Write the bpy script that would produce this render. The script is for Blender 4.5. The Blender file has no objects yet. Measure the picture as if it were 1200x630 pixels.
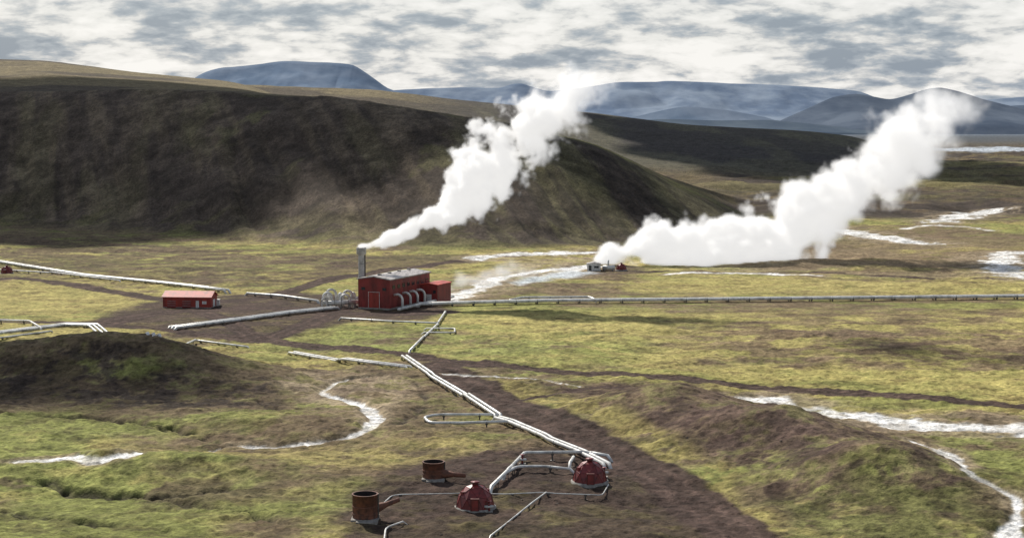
import bpy, bmesh, math, random
import numpy as np
from mathutils import Vector, Matrix
random.seed(4); rng=np.random.default_rng(4)
scene=bpy.context.scene
H=50.0; F=1903.0; TH=math.atan(170/F); CT,ST=math.cos(TH),math.sin(TH)

# ------------------------------------------------------------------ noise
def _hash(ix,iy,seed):
    h=(ix.astype(np.int64)*374761393+iy.astype(np.int64)*668265263+seed*974711)&0xffffffff
    h=((h^(h>>13))*1274126177)&0xffffffff
    h=h^(h>>16)
    return (h&0xffff).astype(np.float32)/65535.0
def vnoise(x,y,seed=0):
    x=np.asarray(x,dtype=np.float64);y=np.asarray(y,dtype=np.float64)
    ix=np.floor(x);iy=np.floor(y);fx=(x-ix).astype(np.float32);fy=(y-iy).astype(np.float32)
    fx=fx*fx*fx*(fx*(fx*6-15)+10);fy=fy*fy*fy*(fy*(fy*6-15)+10)
    a=_hash(ix,iy,seed);b=_hash(ix+1,iy,seed);c=_hash(ix,iy+1,seed);d=_hash(ix+1,iy+1,seed)
    return (a+(b-a)*fx)+((c+(d-c)*fx)-(a+(b-a)*fx))*fy
def fbm(x,y,seed=0,octv=4,g=0.5):
    s=0;a=1;t=0
    for o in range(octv):
        ca,sa=math.cos(o*1.1),math.sin(o*1.1)
        s=s+a*vnoise((x*ca-y*sa)*2**o+o*17.3,(x*sa+y*ca)*2**o-o*9.1,seed+o*7);t+=a;a*=g
    return s/t
def sst(t,a=0.0,b=1.0):
    t=np.clip((t-a)/(b-a),0,1);return t*t*(3-2*t)

# ------------------------------------------------------------------ terrain shape
UU=np.arange(-1500,2800,5.0)
def tab(k,v,sig=25):
    t=np.interp(UU,k,v);n=int(sig/5*3);kx=np.arange(-n,n+1)*5.0;ke=np.exp(-kx**2/(2*sig*sig));ke/=ke.sum()
    return np.convolve(np.pad(t,n,mode='edge'),ke,mode='valid')
kA=[-300,0,200,400,500,600,700,780,850,900,960]
footA=tab(kA,[50*F/(v-145) for v in [258,266,276,290,297,297,292,286,278,270,264]],40)
crA=footA+tab(kA,[225,215,210,205,200,190,175,150,125,110,100],40)
vcr=tab(kA,[104,104,100,108,124,139,165,207,242,262,275],16)
zcA=50+(145-vcr)*crA/F
zcA=np.where(UU>930,zcA*np.clip(1-(UU-930)/60,0,1),zcA); zcA=np.maximum(zcA,0)
kP=[-300,0,60,150,250,330,440,520]
zP=50+(145-tab(kP,[72,68,70,83,93,97,104,125],12))*1500/F
kB=[300,440,520,600,700,800,870,950,1000,1030,1060,1100,1150,1300]
zB=50+(145-tab(kB,[98,103,113,121,131,144,148,152,158,168,182,198,215,218],10))*2000/F
zB=np.maximum(zB,0)
bumps=[]
def xy0(u,v):
    y=H*F/(v-145)*1.0
    return (u-600)*y/F,y
def bump(u,v,hh,sx,sy,rot=0):
    x,y=xy0(u,v);bumps.append((x,y,hh,sx,sy,math.radians(rot)))
bump(790,494,5.8,17,14,-10); bump(915,528,5.6,15,12,-25); bump(1040,572,5.4,13,11,-30)
bump(30,440,6.0,32,15,3); bump(180,445,4.5,22,13,-8); bump(330,500,2.2,16,9,-10); bump(60,560,2.6,26,9,5); bump(250,560,2.0,24,8,-8)
bump(820,600,-1.5,14,14,0)
def hb(x,y):
    x=np.asarray(x,dtype=np.float64);y=np.asarray(y,dtype=np.float64)
    u=600+F*x/np.maximum(y,30)
    fa=np.interp(u,UU,footA);ca=np.interp(u,UU,crA);za=np.interp(u,UU,zcA)
    t=(y-fa)/(ca-fa);tc=np.clip(t,0,1)
    pr=0.6*tc+0.4*sst(tc); pr=np.where(tc<0.25,pr*(0.6+0.4*tc/0.25),pr)
    kf=sst(u,250,600)
    A=za*pr*(1-kf*sst((y-ca-50)/420))
    zp=np.interp(u,UU,zP)
    A=A+(1-kf)*(zp-za)*sst((y-ca)/(1500-ca))*(t>1)
    A=A*(1-sst(y,1750,3200))
    zb=np.interp(u,UU,zB)
    B=zb*(0.5*np.clip((y-1350)/650,0,1)+0.5*sst((y-1350)/650))*(1-sst(y,2050,3000))
    g=np.log(np.exp(np.clip(A/4,-20,60))+np.exp(np.clip(B/4,-20,60)))*4-4*math.log(2)
    g=np.maximum(g,0)
    for (bx,by,hh,sx,sy,r) in bumps:
        dx=x-bx;dy=y-by;c,s=math.cos(r),math.sin(r)
        g=g+hh*np.exp(-(((dx*c+dy*s)/sx)**2+((-dx*s+dy*c)/sy)**2))
    near=1-sst(y,700,1000)
    g=g+near*(fbm(x/60,y/45,3,3)-0.5)*3.0*sst(np.abs(y-440),10,90)
    mid=sst(y,760,1000)*(1-sst(y,3000,5000))
    rd=1-np.abs(fbm(x/130,y/110,9,4)*2-1)
    g=g+mid*(rd-0.62)*16*(1-np.clip(np.maximum(A,B)/25,0,0.85))
    return g
def ray(u,v):
    a=u-600;b=315-v
    return np.array([a,b*ST+F*CT,b*CT-F*ST])
_ys=np.concatenate([np.arange(120,700,0.5),np.geomspace(700,20000,3000)])
def g(u,v):
    d=ray(u,v);k=_ys/d[1];x=d[0]*k;z=H+d[2]*k
    hh=hb(x,_ys);i=np.argmax(z<hh)
    if not (z<hh).any(): i=len(_ys)-1
    return np.array([x[i],_ys[i]])
def at_y(u,v,y):
    d=ray(u,v);k=y/d[1];return np.array([d[0]*k,y,H+d[2]*k])
def G(pts): return np.array([g(*p) for p in pts])

# ------------------------------------------------------------------ paths (world polylines)
def curve(P,n=8):
    P=np.array(P);Q=[]
    for i in range(len(P)-1):
        p0=P[max(i-1,0)];p1=P[i];p2=P[i+1];p3=P[min(i+2,len(P)-1)]
        for t in np.linspace(0,1,n,endpoint=False):
            Q.append(0.5*((2*p1)+(-p0+p2)*t+(2*p0-5*p1+4*p2-p3)*t*t+(-p0+3*p1-3*p2+p3)*t**3))
    Q.append(P[-1]);return np.array(Q)
roads=[([(900,660),(850,615),(800,578),(740,545),(680,512),(620,484),(565,458),(530,441),(518,430),(530,426),(560,427)],4.8),
 ([(-150,372),(0,376),(120,381),(230,391),(300,399),(400,409),(540,424),(700,438),(900,455),(1200,478),(1350,490)],3.2),
 ([(300,400),(340,388),(380,372),(410,358)],3.8),
 ([(-150,345),(0,327),(110,338),(200,352),(300,350),(380,330),(430,321),(500,312),(560,303),(640,297),(720,294)],3.6),
 ([(120,380),(180,368),(260,362),(330,362),(420,368),(520,366)],4.5),
 ([(200,352),(260,375),(300,399)],3.2),
 ([(720,318),(800,318),(1000,322),(1200,328)],2.0),
 ([(600,470),(660,462),(720,455),(800,452)],1.2)]
roads=[(curve(G(p)),w) for p,w in roads]
streams=[([(445,441),(405,445),(380,455),(385,463),(420,472),(438,487),(428,504),(390,515),(330,522),(250,526),(150,530),(60,536),(-60,548)],1.25,0.6),
 ([(895,468),(940,478),(990,487),(1060,493),(1130,499),(1230,503)],5.2,0.3),
 ([(1070,518),(1110,530),(1130,545),(1165,565),(1190,585),(1192,605),(1180,640)],1.5,0.4),
 ([(520,352),(560,338),(590,325),(640,318),(690,312)],3.4,0.1),
 ([(560,303),(600,299),(640,297),(690,295)],5.5,0.1),
 ([(985,270),(1020,276),(1060,284),(1085,286)],9,0.1),
 ([(1100,258),(1125,253),(1155,249)],10,0.1),
 ([(1185,296),(1172,305),(1180,315),(1200,322),(1260,330)],8,0.1),
 ([(1060,268),(1090,264),(1130,266),(1160,270)],2.5,0.1),
 ([(520,440),(600,444),(680,452)],0.5,0.1),
 ([(780,322),(860,320),(960,324)],2.0,0.1)]
streams=[(curve(G(p)),w,c) for p,w,c in streams]
gull=[([(-40,484),(60,488),(130,492),(200,503),(255,520)],1.1),([(80,572),(140,580),(220,592),(290,601),(335,614)],1.0),
 ([(60,566),(100,578),(180,583),(260,576)],0.7),([(300,470),(380,487),(430,500)],0.8),([(0,600),(90,612),(200,622)],0.8),
 ([(480,440),(500,470),(470,500)],0.6)]
gull=[(curve(G(p)),w) for p,w in gull]
def pd(X,Y,P,m):
    D=np.full(X.shape,1e6,dtype=np.float64)
    x0,y0=P.min(0)-m;x1,y1=P.max(0)+m
    idx=np.where((X>x0)&(X<x1)&(Y>y0)&(Y<y1))[0]
    if len(idx)==0:return D
    xs=X[idx];ys=Y[idx];d=np.full(len(idx),1e12)
    for i in range(len(P)-1):
        a=P[i];b=P[i+1];ab=b-a;L=(ab**2).sum()+1e-9
        s=np.where((xs>min(a[0],b[0])-m)&(xs<max(a[0],b[0])+m)&(ys>min(a[1],b[1])-m)&(ys<max(a[1],b[1])+m))[0]
        if len(s)==0: continue
        t=np.clip(((xs[s]-a[0])*ab[0]+(ys[s]-a[1])*ab[1])/L,0,1)
        dd=(xs[s]-a[0]-t*ab[0])**2+(ys[s]-a[1]-t*ab[1])**2
        d[s]=np.minimum(d[s],dd)
    D[idx]=np.sqrt(d);return D
def poly(X,Y,P,soft):
    Pc=np.vstack([P,P[:1]]);D=pd(X,Y,Pc,soft*3)
    x0,y0=P.min(0);x1,y1=P.max(0)
    idx=np.where((X>x0)&(X<x1)&(Y>y0)&(Y<y1))[0]
    ins=np.zeros(X.shape,bool)
    xs=X[idx];ys=Y[idx];c=np.zeros(len(idx),bool)
    for i in range(len(P)):
        a=Pc[i];b=Pc[i+1]
        k=((a[1]>ys)!=(b[1]>ys))&(xs<(b[0]-a[0])*(ys-a[1])/(b[1]-a[1]+1e-12)+a[0]);c^=k
    ins[idx]=c
    sd=np.where(ins,np.minimum(D,soft*3),-np.minimum(D,soft*3))
    return sst(sd,-soft,soft)

# ------------------------------------------------------------------ ground sheet
ys=[60.0]
while ys[-1]<32000:
    y=ys[-1];ys.append(y+(1.2 if y<180 else 0.42*max(1,(y/300))**1.72))
ys=np.array(ys);NC=1000
s=np.linspace(-1,1,NC)
X=(s[None,:]*(0.43*ys+45)[:,None]);Y=np.repeat(ys[:,None],NC,1)
NR=len(ys);X=X.ravel();Y=Y.ravel()
Z=hb(X,Y)
U=600+F*X/Y
fa=np.interp(U,UU,footA);ca=np.interp(U,UU,crA);za=np.interp(U,UU,zcA)
T=(Y-fa)/(ca-fa)
face=sst(T,0.0,0.25)*(1-sst(T,0.85,1.15))*np.clip(za/30,0,1)
gx=X*0.96+Y*0.28
gu=1-np.abs(fbm(gx/17,Y/160,21,4,0.55)*2-1)
Z=Z-face*(gu-0.6)*5.5*sst(1-T,0,0.6)
Z=Z+face*(fbm(X/9,Y/30,25,3)-0.5)*1.8
w1=1-sst(Y,600,1200)
flat=sst(np.abs(Y-440),8,60)
Z=Z+w1*(fbm(X/12,Y/10,31,4)-0.5)*1.3*flat
Z=Z+w1*(np.abs(fbm(X/3.2,Y/3.0,35,3)-0.5))*0.7*(0.35+0.65*flat)
tuss=fbm(X/1.7,Y/1.7,36,3,.6)
Z=Z+(1-sst(Y,350,500))*(sst(tuss,.42,.62))*0.18
wob=(fbm(X/3.5,Y/3.5,41,3)-0.5); wob2=(fbm(X/16,Y/12,43,3)-0.5)
N1=fbm(X/95,Y/60,51,4);N2=fbm(X/26,Y/16,53,5,0.6);N3=fbm(X/6,Y/4.5,57,4,0.6);N4=fbm(X/1.3,Y/1.3,59,2)
N5=fbm(X/4.0,Y/4.0,61,5,.68);N6=fbm(X/11,Y/9,62,5,.65)
def C(*c):return np.array(c,dtype=np.float64)
def mix(A,B,m):return A+(B-A)*m[:,None]
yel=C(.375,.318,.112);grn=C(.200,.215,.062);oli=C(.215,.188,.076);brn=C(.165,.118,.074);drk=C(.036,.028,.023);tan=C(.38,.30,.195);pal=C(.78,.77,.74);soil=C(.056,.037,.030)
col=np.tile(oli,(len(X),1))
col=mix(col,yel,sst(N1+0.35*(N2-.5),.42,.60))
col=mix(col,grn,sst(N2+0.3*(N3-.5),.48,.62)*.7)
col=mix(col,brn,sst(1-N1*.5-N2*.5+0.35*(N3-.5),.48,.60)*.85)
def zone(pts,c,soft,amt=1.0,wa=1.0,mod=None):
    global col
    P=G(pts);m=poly(X+wob2*soft*2.2*wa,Y+wob2*soft*3*wa+wob*soft,P,soft)*amt
    if mod is not None:m=m*mod
    col=mix(col,c,m)
zone([(520,372),(1260,360),(1260,470),(900,448),(700,432),(530,420)],yel*1.05,9,.8,1,sst(N2,.33,.5))
zone([(400,378),(500,378),(620,385),(720,395),(760,410),(720,432),(640,425),(500,418),(380,402)],grn*1.35,6,.75,1,sst(N6,.36,.54))
zone([(540,366),(760,366),(720,400),(620,395)],yel*1.05,6,.6,1,sst(N3,.3,.5))
zone([(760,395),(900,382),(1260,390),(1260,440),(900,430)],brn*1.25,8,.8,1,sst(N6,.42,.53))
zone([(860,372),(1260,362),(1260,380),(900,384)],brn*1.1,6,.7,1,sst(N6,.44,.54))
zone([(760,322),(1260,330),(1260,346),(760,346)],yel*1.1,12,.8)
zone([(840,296),(1150,290),(1200,322),(800,318)],tan*.8,20,.7,1,sst(N2,.35,.6))
zone([(0,300),(400,318),(330,340),(0,330)],brn*.6,8,.85,1,sst(N3+N2,.7,1.1))
zone([(-80,272),(200,284),(430,300),(430,312),(-80,302)],brn*.75,14,.85,1,sst(N6,.35,.5))
zone([(-80,332),(100,336),(190,350),(170,366),(-80,366)],yel,8,.75)
zone([(-80,420),(150,416),(330,450),(320,482),(200,478),(-80,476)],brn*.55,3.5,.9,1,sst(N6,.3,.5))
zone([(-80,420),(150,418),(330,452),(320,482),(-80,476)],drk*1.6,3.5,.8,1,sst(N5,.5,.58))
zone([(-80,490),(200,500),(330,535),(420,560),(380,600),(-80,600)],grn*1.05,5,.75,1,sst(N2+.4*N3,.5,.85))
zone([(-80,540),(200,560),(330,570),(330,590),(100,600),(-80,600)],brn*.8,4,.75,1,sst(N6,.48,.56))
zone([(100,520),(330,528),(520,510),(600,520),(470,545),(330,560)],yel*.85,4,.7,1,sst(N3,.3,.55))
zone([(-80,590),(400,600),(400,680),(-80,680)],grn*.85,4,.7,1,sst(N2,.3,.6))
zone([(320,448),(380,436),(470,438),(490,452),(470,474),(420,492),(370,472)],tan*.9,3,.85,1,sst(N5,.38,.5))
zone([(600,448),(700,444),(800,450),(900,465),(1010,495),(1120,535),(1190,600),(1100,680),(950,680),(860,580),(760,515),(670,478)],brn*.86,4,.92,1,sst(N6+.3*(N3-.5),.34,.52))
zone([(640,448),(700,444),(800,450),(900,465),(1010,495),(1120,535),(1190,600),(1100,680),(950,680),(870,580),(770,515),(680,478)],soil*1.4,4,.7,1,sst(N5,.5,.58))
zone([(760,472),(850,462),(980,500),(1000,545),(870,545),(800,510)],soil*1.9,6,.75,1,sst(N3,.3,.5))
zone([(900,590),(1000,560),(1150,560),(1200,620),(1200,680),(960,680)],grn*.8,4,.7,1,sst(N6,.42,.55))
zone([(560,446),(630,448),(740,484),(840,545),(930,640),(890,650),(800,560),(700,500)],yel*.80,2.2,.9,1,sst(N5,.38,.48))
zone([(1080,505),(1260,505),(1260,600),(1200,590),(1130,535)],grn*1.15,3,.8,1,sst(N3,.3,.6))
zone([(500,352),(520,338),(560,318),(640,300),(720,296),(740,312),(690,322),(600,335),(545,355)],tan*.95,7,.8,1,sst(N3,.25,.5))
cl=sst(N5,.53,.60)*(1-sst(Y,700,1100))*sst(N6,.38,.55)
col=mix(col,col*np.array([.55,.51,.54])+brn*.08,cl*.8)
cg=sst(1-N5,.55,.62)*(1-sst(Y,700,1100))*sst(1-N6,.4,.6)
col=mix(col,grn*1.15,cg*.3)
# lava country
far=sst(Y,800,900)*(1-face)
FB=fbm(X/55,Y/60,71,5,.62);FC=fbm(X/22,Y/30,72,4,.62)
col=mix(col,brn*.58,sst(Y,820,960)*(1-face)*.88)
col=mix(col,drk*1.5,far*sst(U,800,880)*sst(FB*.6+FC*.4,.40,.52)*(1-sst(Y,2600,4000))*.9)
m=sst(Y,1000,1300)*sst(U,780,860)*(1-sst(Y,2000,2600))
col=mix(col,oli*.85,m*sst(fbm(X/150,Y/110,73,4),.47,.58)*.8)
zone([(860,305),(1000,266),(1200,278),(1260,300),(1150,318),(900,318)],brn*1.1,25,.8,1,sst(N2+.3*N3,.35,.65))
zone([(1040,200),(1300,190),(1300,235),(1060,232)],oli*.75,60,.7,1,sst(FB,.36,.52))
plat=sst(T,0.9,1.1)*(1-sst(U,420,700))*(1-sst(Y,3000,4000))
col=mix(col,C(.18,.145,.078),plat*.95)
col=mix(col,drk*1.6,plat*sst(fbm(X/150,Y/60,75,4),.46,.60)*.75)
n5=fbm(gx/22,Y/130,77,5,.6)
n6=fbm(gx/5,Y/90,78,4,.6)
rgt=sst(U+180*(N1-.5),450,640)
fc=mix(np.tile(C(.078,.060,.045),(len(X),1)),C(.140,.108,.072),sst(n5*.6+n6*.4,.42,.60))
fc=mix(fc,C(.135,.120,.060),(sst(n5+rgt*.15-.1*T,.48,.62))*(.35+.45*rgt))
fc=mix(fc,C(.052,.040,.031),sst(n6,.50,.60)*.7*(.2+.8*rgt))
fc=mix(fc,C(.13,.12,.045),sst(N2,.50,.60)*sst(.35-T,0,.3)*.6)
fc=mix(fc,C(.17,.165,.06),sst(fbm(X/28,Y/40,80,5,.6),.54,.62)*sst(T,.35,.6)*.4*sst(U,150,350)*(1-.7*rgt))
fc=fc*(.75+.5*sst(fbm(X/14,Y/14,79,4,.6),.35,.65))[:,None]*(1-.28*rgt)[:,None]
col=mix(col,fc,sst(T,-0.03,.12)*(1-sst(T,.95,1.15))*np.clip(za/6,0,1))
rB=sst(Y,1400,1550)*(1-sst(Y,2600,3400))*sst(U,420,600)
col=mix(col,mix(np.tile(C(.050,.046,.043),(len(X),1)),C(.090,.085,.058),sst(fbm(X/70,Y/250,79,5),.45,.6)),rB*.9*(1-sst(U,1030,1090)))
col=mix(col,C(.075,.09,.105),sst(Y,2500,5500)*.85)  # bluish aerial haze painted into the ground colour by distance
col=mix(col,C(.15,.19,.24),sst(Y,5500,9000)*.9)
def yard(pts,c,soft,amt=.95):
    global col
    P=G(pts);m=poly(X+wob*soft*2,Y+wob*soft*3,P,soft)*amt*(.8+.2*sst(N3,.3,.5));col=mix(col,c*(1),m)
yard([(395,640),(392,600),(430,568),(480,545),(560,528),(640,524),(720,538),(790,560),(850,600),(890,660)],soil*1.0,2.2)
yard([(100,378),(160,356),(250,347),(330,342),(410,345),(430,352),(520,352),(530,362),(500,374),(400,380),(340,396),(290,402),(180,388)],soil*1.25,3)
yard([(400,300),(470,298),(560,300),(560,308),(430,318),(380,330),(340,328)],soil*1.5,5,.7)
yard([(685,312),(750,312),(760,322),(690,322)],soil*1.5,3,.8)
for P,w in roads:
    D=pd(X,Y,P,w*2+4)+wob*.35*w
    m=1-sst(D,w*.85,w*1.1);rc=soil*1.15
    col=mix(col,rc,m*.98)
    tr=np.exp(-((D-w*.42)/(w*.14))**2)*m
    col=mix(col,soil*2.3,tr*.5)
for P,w in gull:
    D=pd(X,Y,P,9)+wob*2.4+wob2*2
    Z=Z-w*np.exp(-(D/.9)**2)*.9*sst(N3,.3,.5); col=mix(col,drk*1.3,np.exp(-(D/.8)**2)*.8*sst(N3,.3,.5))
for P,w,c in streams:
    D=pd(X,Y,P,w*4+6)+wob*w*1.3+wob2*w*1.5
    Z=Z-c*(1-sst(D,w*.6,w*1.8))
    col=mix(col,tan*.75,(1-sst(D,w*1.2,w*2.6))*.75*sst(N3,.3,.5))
    col=mix(col,pal,(1-sst(D,w*.55,w*1.0))*(.6+.4*sst(N5,.40,.50)))  # pale silt, with the water's backlit glare painted in as near-white
lake=G([(1095,174),(1150,172),(1260,171),(1300,176),(1180,177),(1110,177)])
col=mix(col,C(.5,.55,.6),poly(X,Y,lake,30)*.8)
ocr=G([(600,330),(640,322),(690,318),(700,321),(650,327),(615,334)]);col=mix(col,C(.60,.66,.70),poly(X+wob*5,Y+wob*8,ocr,3)*.8)
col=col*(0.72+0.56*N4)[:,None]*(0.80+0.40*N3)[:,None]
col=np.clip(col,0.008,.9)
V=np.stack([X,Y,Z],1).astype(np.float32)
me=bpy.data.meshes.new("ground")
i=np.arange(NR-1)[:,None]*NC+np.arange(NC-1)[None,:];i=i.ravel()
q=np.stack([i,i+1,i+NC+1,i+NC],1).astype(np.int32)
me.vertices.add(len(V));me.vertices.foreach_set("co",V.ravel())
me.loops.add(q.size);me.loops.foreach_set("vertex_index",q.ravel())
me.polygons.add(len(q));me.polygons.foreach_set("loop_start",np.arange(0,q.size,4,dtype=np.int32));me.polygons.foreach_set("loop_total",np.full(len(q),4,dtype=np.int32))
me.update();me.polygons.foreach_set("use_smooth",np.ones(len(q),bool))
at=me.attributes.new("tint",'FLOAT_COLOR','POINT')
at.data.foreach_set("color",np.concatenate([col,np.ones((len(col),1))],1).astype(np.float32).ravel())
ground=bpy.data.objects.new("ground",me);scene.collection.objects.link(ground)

# ------------------------------------------------------------------ materials
def nt(name):
    m=bpy.data.materials.new(name);m.use_nodes=True;return m,m.node_tree.nodes,m.node_tree.links,m.node_tree.nodes["Principled BSDF"]
def gmat():
    m,N,L,b=nt("ground_cover");b.inputs["Roughness"].default_value=.95;b.inputs["Specular IOR Level"].default_value=.12
    a=N.new("ShaderNodeAttribute");a.attribute_name="tint"
    ge=N.new("ShaderNodeNewGeometry")
    n1=N.new("ShaderNodeTexNoise");n1.inputs["Scale"].default_value=.9;n1.inputs["Detail"].default_value=4;n1.inputs["Roughness"].default_value=.75
    n2=N.new("ShaderNodeTexNoise");n2.inputs["Scale"].default_value=.12;n2.inputs["Detail"].default_value=2;n2.inputs["Roughness"].default_value=.65
    L.new(ge.outputs["Position"],n1.inputs["Vector"]);L.new(ge.outputs["Position"],n2.inputs["Vector"])
    r1=N.new("ShaderNodeMapRange");r1.inputs[1].default_value=.32;r1.inputs[2].default_value=.68;r1.inputs[3].default_value=.45;r1.inputs[4].default_value=1.55
    r2=N.new("ShaderNodeMapRange");r2.inputs[1].default_value=.3;r2.inputs[2].default_value=.7;r2.inputs[3].default_value=.7;r2.inputs[4].default_value=1.3
    L.new(n1.outputs[0],r1.inputs[0]);L.new(n2.outputs[0],r2.inputs[0])
    mu=N.new("ShaderNodeMath");mu.operation='MULTIPLY';L.new(r1.outputs[0],mu.inputs[0]);L.new(r2.outputs[0],mu.inputs[1])
    vm=N.new("ShaderNodeVectorMath");vm.operation='SCALE';L.new(a.outputs["Color"],vm.inputs[0]);L.new(mu.outputs[0],vm.inputs["Scale"])
    L.new(vm.outputs[0],b.inputs["Base Color"])
    bp=N.new("ShaderNodeBump");bp.inputs["Strength"].default_value=.9;bp.inputs["Distance"].default_value=.5
    L.new(n1.outputs[0],bp.inputs["Height"]);L.new(bp.outputs[0],b.inputs["Normal"])
    return m
me.materials.append(gmat())
def mat(name,c,rough=.6,metal=0,var=.25,sc=2.0,bumpd=.0,stretch=None,c2=None):
    m,N,L,b=nt(name);b.inputs["Roughness"].default_value=rough;b.inputs["Metallic"].default_value=metal
    tc=N.new("ShaderNodeTexCoord");n=N.new("ShaderNodeTexNoise");n.inputs["Scale"].default_value=sc;n.inputs["Detail"].default_value=6;n.inputs["Roughness"].default_value=.65
    mp=N.new("ShaderNodeMapping")
    if stretch:mp.inputs["Scale"].default_value=stretch
    L.new(tc.outputs["Object"],mp.inputs[0]);L.new(mp.outputs[0],n.inputs["Vector"])
    mx=N.new("ShaderNodeMix");mx.data_type='RGBA'
    c2=c2 or tuple(v*(1-var*1.6) for v in c)
    mx.inputs[6].default_value=(*c2,1);mx.inputs[7].default_value=(*[min(1,v*(1+var*.5)) for v in c],1)
    mr=N.new("ShaderNodeMapRange");mr.inputs[1].default_value=.33;mr.inputs[2].default_value=.6;L.new(n.outputs[0],mr.inputs[0]);L.new(mr.outputs[0],mx.inputs[0])
    L.new(mx.outputs[2],b.inputs["Base Color"])
    if bumpd:
        bp=N.new("ShaderNodeBump");bp.inputs["Distance"].default_value=bumpd;L.new(n.outputs[0],bp.inputs["Height"]);L.new(bp.outputs[0],b.inputs["Normal"])
    return m
def cladmat(name,c,freq,var=.2):
    m=mat(name,c,.5,0,var,.6,0,(1,1,.3));N=m.node_tree.nodes;L=m.node_tree.links;b=N["Principled BSDF"]
    tc=N.new("ShaderNodeTexCoord");w=N.new("ShaderNodeTexWave");w.inputs["Scale"].default_value=freq;w.bands_direction='DIAGONAL'
    mp=N.new("ShaderNodeMapping");mp.inputs["Scale"].default_value=(1,1,0);L.new(tc.outputs["Object"],mp.inputs[0]);L.new(mp.outputs[0],w.inputs["Vector"])
    bp=N.new("ShaderNodeBump");bp.inputs["Distance"].default_value=.06;L.new(w.outputs[0],bp.inputs["Height"]);L.new(bp.outputs[0],b.inputs["Normal"]);return m
M={}
M['pipe']=mat("aluminium_cladding",(.60,.60,.57),.45,.3,.3,.5)
M['pipew']=mat("white_cladding",(.68,.67,.63),.5,0,.3,.5)
M['seam']=mat("clad_seam",(.30,.30,.29),.5,.3)
M['steel']=mat("support_steel",(.10,.09,.08),.6,.2)
M['conc']=mat("concrete",(.30,.28,.25),.9,0,.3,2)
M['red']=cladmat("red_cladding",(.24,.024,.020),3.0,.3)
M['red2']=cladmat("red_cladding_bright",(.34,.035,.022),3.0,.3)
M['roofg']=mat("grey_roof",(.36,.33,.31),.45,.1,.3,.5,0,(3,.3,1))
M['roofr']=mat("red_roof",(.46,.055,.035),.6,0,.35,.6)
M['trim']=mat("white_trim",(.62,.61,.58),.6)
M['glass']=mat("dark_window",(.03,.035,.04),.15)
M['rust']=mat("rusty_steel",(.15,.062,.038),.75,.1,.5,1.6,.03,None,(.06,.032,.024))
M['dark']=mat("dark_interior",(.03,.022,.02),.9)  # near-black inner faces of stack and silencers
M['dome']=mat("dome_red_panels",(.20,.026,.024),.45,0,.35,1.2,0,None,(.10,.018,.016))
M['domerib']=mat("dome_ribs",(.10,.016,.014),.5)
M['stack']=mat("stack_concrete",(.50,.49,.46),.7,0,.25,.7)
M['rock']=mat("lava_rock",(.10,.08,.065),.95,0,.4,3,.1)

class MB:
    def __init__(s):s.v=[];s.f=[];s.m=[];s.sm=[];s.mats=[]
    def mi(s,k):
        if k not in s.mats:s.mats.append(k)
        return s.mats.index(k)
    def add(s,vs,fs,k,smooth=False,M4=None):
        o=len(s.v)
        for p in vs:
            p=Vector(p)
            if M4 is not None:p=M4@p
            s.v.append(tuple(p))
        i=s.mi(k)
        for f in fs:s.f.append(tuple(o+j for j in f));s.m.append(i);s.sm.append(smooth)
    def box(s,x0,x1,y0,y1,z0,z1,k,M4=None):
        s.add([(x0,y0,z0),(x1,y0,z0),(x1,y1,z0),(x0,y1,z0),(x0,y0,z1),(x1,y0,z1),(x1,y1,z1),(x0,y1,z1)],
         [(0,3,2,1),(4,5,6,7),(0,1,5,4),(1,2,6,5),(2,3,7,6),(3,0,4,7)],k,False,M4)
    def tube(s,P,r,k,n=12,caps=True,M4=None,rs=None):
        P=[Vector(p) for p in P];vs=[];fs=[]
        for i,p in enumerate(P):
            a=(P[i]-P[i-1]).normalized() if i>0 else (P[1]-P[0]).normalized()
            b=(P[i+1]-P[i]).normalized() if i<len(P)-1 else a
            if b.length<1e-6:b=a
            if a.length<1e-6:a=b
            t=(a+b)
            t=t.normalized() if t.length>1e-4 else a
            ref=Vector((0,0,1)) if abs(t.z)<.93 else Vector((0.3,1,0)).normalized()
            if abs(t.z)>=.93 and i>0: ref=lastx
            sx=t.cross(ref).normalized() if abs(t.z)<.93 else (ref-t*ref.dot(t)).normalized()
            if i>0 and sx.dot(lastx)<0: sx=-sx
            sy=sx.cross(t).normalized();lastx=sx
            rr=rs[i] if rs else r
            k2=1/max(.5,t.dot(b)) if i>0 else 1
            for j in range(n):
                an=2*math.pi*j/n;vs.append(p+sx*math.cos(an)*rr*min(k2,1.3)+sy*math.sin(an)*rr)
        for i in range(len(P)-1):
            for j in range(n):
                j2=(j+1)%n;fs.append((i*n+j,i*n+j2,(i+1)*n+j2,(i+1)*n+j))
        if caps:fs.append(tuple(range(n-1,-1,-1)));fs.append(tuple((len(P)-1)*n+j for j in range(n)))
        s.add(vs,fs,k,True,M4)
    def obj(s,name,parent=None):
        me=bpy.data.meshes.new(name);me.from_pydata(s.v,[],s.f);me.update()
        for k in s.mats:me.materials.append(M[k])
        me.polygons.foreach_set("material_index",s.m);me.polygons.foreach_set("use_smooth",s.sm)
        bm=bmesh.new();bm.from_mesh(me);bmesh.ops.recalc_face_normals(bm,faces=bm.faces);bm.to_mesh(me);bm.free()
        o=bpy.data.objects.new(name,me);scene.collection.objects.link(o)
        if parent:o.parent=parent
        return o
def empty(name,loc=(0,0,0)):
    e=bpy.data.objects.new(name,None);scene.collection.objects.link(e);e.location=loc;return e
def hz(x,y):return float(hb(np.array([x]),np.array([y]))[0])

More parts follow.
